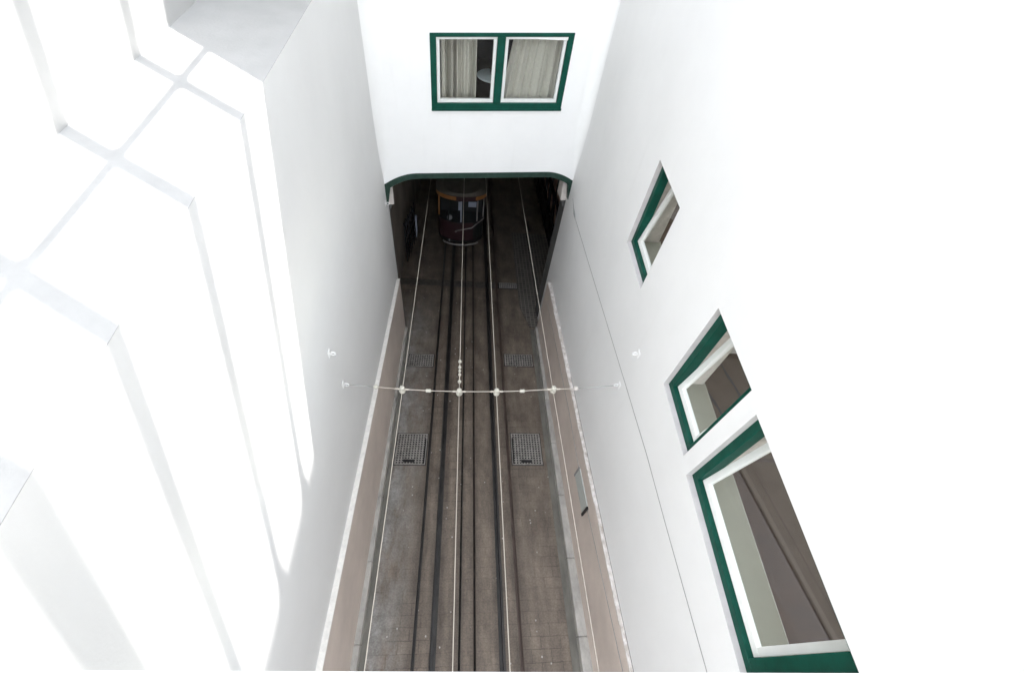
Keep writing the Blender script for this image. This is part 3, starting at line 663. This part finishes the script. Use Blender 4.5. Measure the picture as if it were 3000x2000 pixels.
# conduit and sign on the right dado
m = MB(); pts = [(dr(y) - .006, y, gz(y) + h) for y, h in ((7.2, 1.46), (4.02, 1.50), (2.84, 1.42), (2.0, 1.44), (-.05, 1.60), (-6, 1.6))]
m.tube(pts, .0045, 6); tag(m.build('conduit', M['cable']), 'thin dark conduit along the beige lower wall on the right', 'cable')
sg = thing('wall_sign', (dr(2.45), 2.45, gz(2.45) + 1.3), 'blank grey green enamel sign with dark ends on the right dado', 'sign')
def SG(y0, y1, h0, h1, x0, x1, mb):
    lin(mb, lambda y: dr(y) - x1, lambda y: dr(y) - x0, y0, y1, h0, h1)
m = MB(); SG(2.125, 2.79, 1.13, 1.50, .002, .016, m); m.build('panel', M['sign'], sg, bevel=.003)
m = MB(); SG(2.08, 2.122, 1.11, 1.50, .002, .024, m); m.build('end_strip', M['iron'], sg)
m = MB(); SG(2.793, 2.83, 1.11, 1.50, .002, .022, m); m.build('end_strip', M['cable'], sg)
m = MB(); SG(2.30, 2.52, 1.16, 1.172, .0165, .018, m); m.build('scratch', M['cable'], sg)

# ------------------------------------------------------------------ tram in the passage
TY = 11.72; TX = -.17; TB = gz(11.9) + .22
tr = thing('tram', (TX, TY + 2.2, gz(TY + 2.2)), 'small maroon and amber funicular tram waiting in the dark passage', 'tram')
def front(hw, bulge, y0, n=16):
    return [(TX + hw * math.sin(math.radians(-90 + 180 * i / n)), y0 + bulge * (1 - math.cos(math.radians(-90 + 180 * i / n)))) for i in range(n + 1)]
def shell(hw, bulge, y0, yb_, z0, z1, i0=0, i1=16, back=True, top=True):
    m = MB(); F = front(hw, bulge, y0)[i0:i1 + 1]
    if back: F = [(F[0][0], yb_)] + F + [(F[-1][0], yb_)]
    for a, b in zip(F[:-1], F[1:]): m.poly([(a[0], a[1], z0), (b[0], b[1], z0), (b[0], b[1], z1), (a[0], a[1], z1)])
    if top: m.poly([(p[0], p[1], z1) for p in F]); m.poly([(p[0], p[1], z0) for p in F])
    return m
m = shell(.72, .40, TY + .02, TY + 5, TB, TB + .74); m.build('body', M['tramred'], tr)
m = shell(.727, .40, TY + .012, TY + 5, TB + .05, TB + .70, 11, 16, back=False, top=False); m.build('side_panel', M['tramblk'], tr)
m = shell(.745, .41, TY, TY + 5, TB + .74, TB + .775); m.build('waist_rail', M['tramblk'], tr)
m = shell(.74, .41, TY, TY + 5, TB - .06, TB + .015); m.build('skirt', M['tramblk'], tr)
RZ = TB + 1.62
m = shell(.78, .42, TY - .05, TY + 5.1, RZ, RZ + .16, top=False); m.build('fascia', M['tramred'], tr)
m = shell(.786, .42, TY - .057, TY + 5.1, RZ + .015, RZ + .145, 1, 7, back=False, top=False); m.build('destination_board', M['tramyel'], tr)
m = shell(.786, .42, TY - .057, TY + 5.1, RZ + .015, RZ + .145, 11, 15, back=False, top=False); m.build('destination_board', M['tramyel'], tr)
m = MB(); F = front(.79, .42, TY - .06); F = [(F[0][0], TY + 5.1)] + F + [(F[-1][0], TY + 5.1)]
ins_ = [(TX + (p[0] - TX) * .7, TY + .25 + (p[1] - TY - .25) * .93) for p in F]
m.poly([(p[0], p[1], RZ) for p in F]); m.poly([(p[0], p[1], RZ + .26) for p in ins_])
for a, b, c, d in zip(F[:-1], F[1:], ins_[1:], ins_[:-1]): m.poly([(a[0], a[1], RZ + .163), (b[0], b[1], RZ + .163), (c[0], c[1], RZ + .26), (d[0], d[1], RZ + .26)])
m.build('roof', M['tramroof'], tr)
FP = front(.715, .40, TY + .03)
for i, mm in ((1, 'tramyel'), (5, 'tramblk'), (8, 'notice'), (12, 'chrome'), (15, 'chrome')):
    x, y = FP[i]; m = MB(); m.box(x - .022, y - .022, TB + .775, x + .022, y + .022, RZ); m.build('post', M[mm], tr, bevel=.004)
for x in (-.66, .66):
    for y in (1.3, 2.6, 3.9): m = MB(); m.box(TX + x - .03, TY + y, TB + .775, TX + x + .03, TY + y + .06, RZ); m.build('post', M['tramblk'], tr)
m = MB(); m.box(TX - .66, TY + .60, TB + .02, TX + .66, TY + .64, RZ); m.build('bulkhead', M['tramblk'], tr)
m = MB(); m.box(TX - .10, TY + .57, TB + .80, TX + .02, TY + .598, TB + 1.12); m.build('notice', M['notice'], tr)  # pale panels painted in for the tram's light rear windows
m = MB(); m.box(TX + .22, TY + .57, TB + .96, TX + .48, TY + .598, TB + 1.16); m.build('notice', M['notice'], tr)
m = MB(); m.tube([(TX + .17 - .33, TY + .0, TB + .42), (TX + .35, TY + .03, TB + .56), (TX + .74, TY + .25, TB + .82)], .02, 8); m.build('hand_rail', M['chrome'], tr)
m = MB(); m.lathe((TX - .16, TY + .02, TB + .40), (0, -1, 0), [(.03, 0), (.035, .02), (.02, .05)], 14); m.build('knob', M['chrome'], tr)
m = MB(); m.lathe((TX - .36, TY + .10, TB + .86), (0, -1, 0), [(.06, -.12), (.085, -.06), (.09, 0), (.07, .012)], 18); m.build('headlight', M['lamp'], tr)
m = MB(); F = front(.62, .28, TY - .10)
m.tube([(p[0], p[1], TB - .06) for p in F[2:15]], .032, 8); m.build('bumper', M['chrome'], tr)
m = MB(); m.lathe((TX - .36, TY - .02, TB + .01), Z, [(.02, 0), (.03, .02), (.03, .07), (.015, .09)], 12); m.build('marker_lamp', M['lamp'], tr)
for x in (-.45, .45):
    for y in (.9, 3.6):
        yy = TY + y; m = MB(); m.lathe((TX + x - .03, yy, gz(yy) + .16), X, [(.16, 0), (.16, .05), (.14, .06)], 20); m.build('wheel', M['iron'], tr)
m = MB(); m.hexa([(TX - .4, TY + .4, gz(TY + .4) + .1), (TX + .4, TY + .4, gz(TY + .4) + .1), (TX + .4, TY + 4.6, gz(TY + 4.6) + .1), (TX - .4, TY + 4.6, gz(TY + 4.6) + .1), (TX - .4, TY + .4, TB - .06), (TX + .4, TY + .4, TB - .06), (TX + .4, TY + 4.6, TB - .06), (TX - .4, TY + 4.6, TB - .06)]); m.build('underframe', M['iron'], tr)
# ring railing on the right of the passage, folding gate on the left
rr_ = thing('iron_grille', (2.86, 13.8, gz(13.8)), 'black iron grille of large rings against the right wall of the passage', 'grille')
def gp(y, h): return (2.86, y, gz(y) + h)
m = MB()
for h in (.15, .86, 1.76, 2.4): m.tube([gp(11.6, h), gp(17.2, h)], .035, 8)
for j in range(7): y = 11.6 + j * .92; m.tube([gp(y, 0), gp(y, 2.4)], .03, 8)
m.build('frame', M['iron'], rr_)
m = MB()
lin(m, lambda y: 2.87, lambda y: 2.89, 11.6, 17.2, .15, .86); m.build('kick_plate', M['iron'], rr_)
m = MB(); lin(m, lambda y: 2.915, lambda y: 2.93, 11.6, 17.2, .86, 2.4); m.build('back_board', M['board'], rr_)
for j in range(6): m = MB(); m.ring(gp(12.06 + j * .92, 1.31), X, .40, .038, 30, 8); m.build('ring', M['iron'], rr_)
fg = thing('folding_gate', (-1.75, 11.2, gz(11.2)), 'black lattice gate folded against the left wall of the passage', 'gate')
def fp(y, h): return (-1.78 + (y - 10.6) * .10, y, gz(y) + h)
m = MB()
for j in range(6):
    y = 10.6 + j * .26; m.tube([fp(y, 0), fp(y, 1.5)], .016, 6)
for j in range(5):
    for q_ in range(4):
        a = 10.6 + j * .26; h = .1 + q_ * .34; m.tube([fp(a, h), fp(a + .26, h + .34)], .012, 6); m.tube([fp(a + .26, h), fp(a, h + .34)], .012, 6)
m.build('lattice', M['iron'], fg)
m = MB(); m.tube([fp(11.95, .1), fp(12.0, .35), fp(12.1, .9)], [.03, .05, .045], 10); m.build('end_post', M['notice'], fg)

# ------------------------------------------------------------------ balcony under the viewer
bl = thing('balcony', (.3, -.3, -1.6), 'white balcony with a rounded parapet in front of the viewer', 'balcony')
m = MB(); e = math.radians(-2.2)
def BP(x, y, z): return (x, .006 + y - .038 * x, z)
prof = [(-.005, -1.5), (.0, -.535), (-.006, -.512), (-.03, -.5), (-.22, -.494), (-.245, -.505), (-.25, -.53), (-.25, -1.5)]
xs = [-1.465 + .36 * i for i in range(11)]; xs[-1] = 2.135
for a, b in zip(xs[:-1], xs[1:]):
    for (y0, z0), (y1, z1) in zip(prof[:-1], prof[1:]): m.poly([BP(a, y0, z0), BP(b, y0, z0), BP(b, y1, z1), BP(a, y1, z1)])
m.build('parapet', M['wall'], bl)
m = MB(); m.box(-1.465, -1.4, -1.72, 2.13, -.12, -1.52); m.build('floor_slab', M['wall'], bl)

# ------------------------------------------------------------------ light frame over the court (above the picture)
ZG = 2.6; s_dir = Vector((.22, .35, 1.0)).normalized()
sk = thing('skylight_frame', (-1, 4.5, ZG), 'white glazing frame with rounded bars above the left ledge', 'frame')
def gbar(p, q_, w_, name, ZG=ZG):
    p = Vector((p[0], p[1], ZG)); q_ = Vector((q_[0], q_[1], ZG)); d_ = (q_ - p).normalized(); n_ = Vector((-d_.y, d_.x, 0)) * w_ / 2; z_ = Vector((0, 0, .04))
    m = MB(); m.hexa([p - n_, q_ - n_, q_ + n_, p + n_, p - n_ + z_, q_ - n_ + z_, q_ + n_ + z_, p + n_ + z_]); m.build(name, M['white'], sk)
def ln(x0, y0, sl, xa, xb): return (xa, y0 + sl * (xa - x0)), (xb, y0 + sl * (xb - x0))
bars = [(-1.03, 4.92, -.74, .085), (-1.02, 3.97, -.64, .095), (-.79, 2.91, -.58, .105)]
for x0, y0, sl, w_ in bars: gbar(*ln(x0, y0, sl, -2.75, .16), w_, 'glazing_bar')
gbar(*ln(.218, 3.22, -.48, -2.6, 2.12), .24, 'end_beam', 5.95)
gbar((-1.10, 8), (-1.05, 2.2), .07, 'rafter'); gbar((.155, 8), (.155, 1.6), .06, 'rafter')
for x0, y0, sl, w_ in bars:
    for xc in (-1.07, .125):
        yc = y0 + sl * (xc - x0); m = MB()
        for sx in (-1, 1):
            for sy in (-1, 1):
                if xc > 0 and sx > 0: continue
                c_ = Vector((xc, yc, ZG + .003)); a_ = c_ + Vector((sx * .15, sx * .15 * sl, 0)); b_ = c_ + Vector((0, sy * .16, 0))
                md_ = c_ + (a_ - c_) * .36 + (b_ - c_) * .36
                m.poly([c_, a_, md_, b_]); 
        m.build('gusset', M['white'], sk)
ca = thing('canopy', (-1.4, 6.5, 1.5), 'white flat canopy over the far end of the left ledge', 'canopy')
ZC = 1.5; tq = ZC - ZL; (xa, ya_), (xb, yb_) = ln(-1.98 + .22 * tq, 3.95 + .35 * tq, -.82, -2.419, .30)  # unseen sheet, set low to shade the ledge and cut sky light
m = MB(); m.hexa([(xa, ya_, ZC), (xb, yb_, ZC), (xb, 7.95, ZC), (xa, 7.95, ZC), (xa, ya_, ZC + .08), (xb, yb_, ZC + .08), (xb, 7.95, ZC + .08), (xa, 7.95, ZC + .08)]); m.build('roof_sheet', M['wall'], ca)
# ------------------------------------------------------------------ light
w = bpy.data.worlds.new('World'); sc.world = w; w.use_nodes = True
nt = w.node_tree; bg = nt.nodes['Background']
sky = nt.nodes.new('ShaderNodeTexSky'); sky.sky_type = 'NISHITA'; sky.sun_disc = False
el = math.asin(s_dir.z); sky.sun_elevation = el; sky.sun_rotation = math.atan2(s_dir.x, s_dir.y)
sky.air_density = 1.0; sky.dust_density = 0.0; sky.ozone_density = .5
hs = nt.nodes.new('ShaderNodeHueSaturation'); hs.inputs['Saturation'].default_value = .25
nt.links.new(sky.outputs[0], hs.inputs['Color']); nt.links.new(hs.outputs[0], bg.inputs['Color'])
bg.inputs['Strength'].default_value = .15
sd = bpy.data.lights.new('sun', 'SUN'); sd.energy = 2.0; sd.angle = math.radians(.5); sd.color = (1, .97, .93)
so = bpy.data.objects.new('sun', sd); col.objects.link(so); so.rotation_euler = s_dir.to_track_quat('Z', 'Y').to_euler()
so.location = (3, 4, 30)

# ------------------------------------------------------------------ camera
pa, yw, ro = math.radians(52.9586), math.radians(10.4651), math.radians(10.4577)
fw = Vector((math.sin(yw) * math.cos(pa), math.cos(yw) * math.cos(pa), -math.sin(pa)))
r = Vector((math.cos(yw), -math.sin(yw), 0)); u = r.cross(fw)
r2 = r * math.cos(ro) + u * math.sin(ro); u2 = -r * math.sin(ro) + u * math.cos(ro)
cd = bpy.data.cameras.new('camera'); co = bpy.data.objects.new('camera', cd); col.objects.link(co)
co.matrix_world = Matrix(((r2.x, u2.x, -fw.x, 0), (r2.y, u2.y, -fw.y, 0), (r2.z, u2.z, -fw.z, H), (0, 0, 0, 1)))
cd.lens = 16.0; cd.sensor_width = 36; cd.clip_start = .02; cd.clip_end = 500
sc.camera = co
for o in bpy.data.objects:
    if '_o' in o.keys(): del o['_o']
sc.view_settings.view_transform = 'Standard'; sc.view_settings.look = 'None'; sc.view_settings.exposure = 3.40; sc.view_settings.gamma = 1
sc.cycles.max_bounces = 16; sc.cycles.diffuse_bounces = 10; sc.cycles.glossy_bounces = 4; sc.cycles.transparent_max_bounces = 12
sc.cycles.use_denoising = True
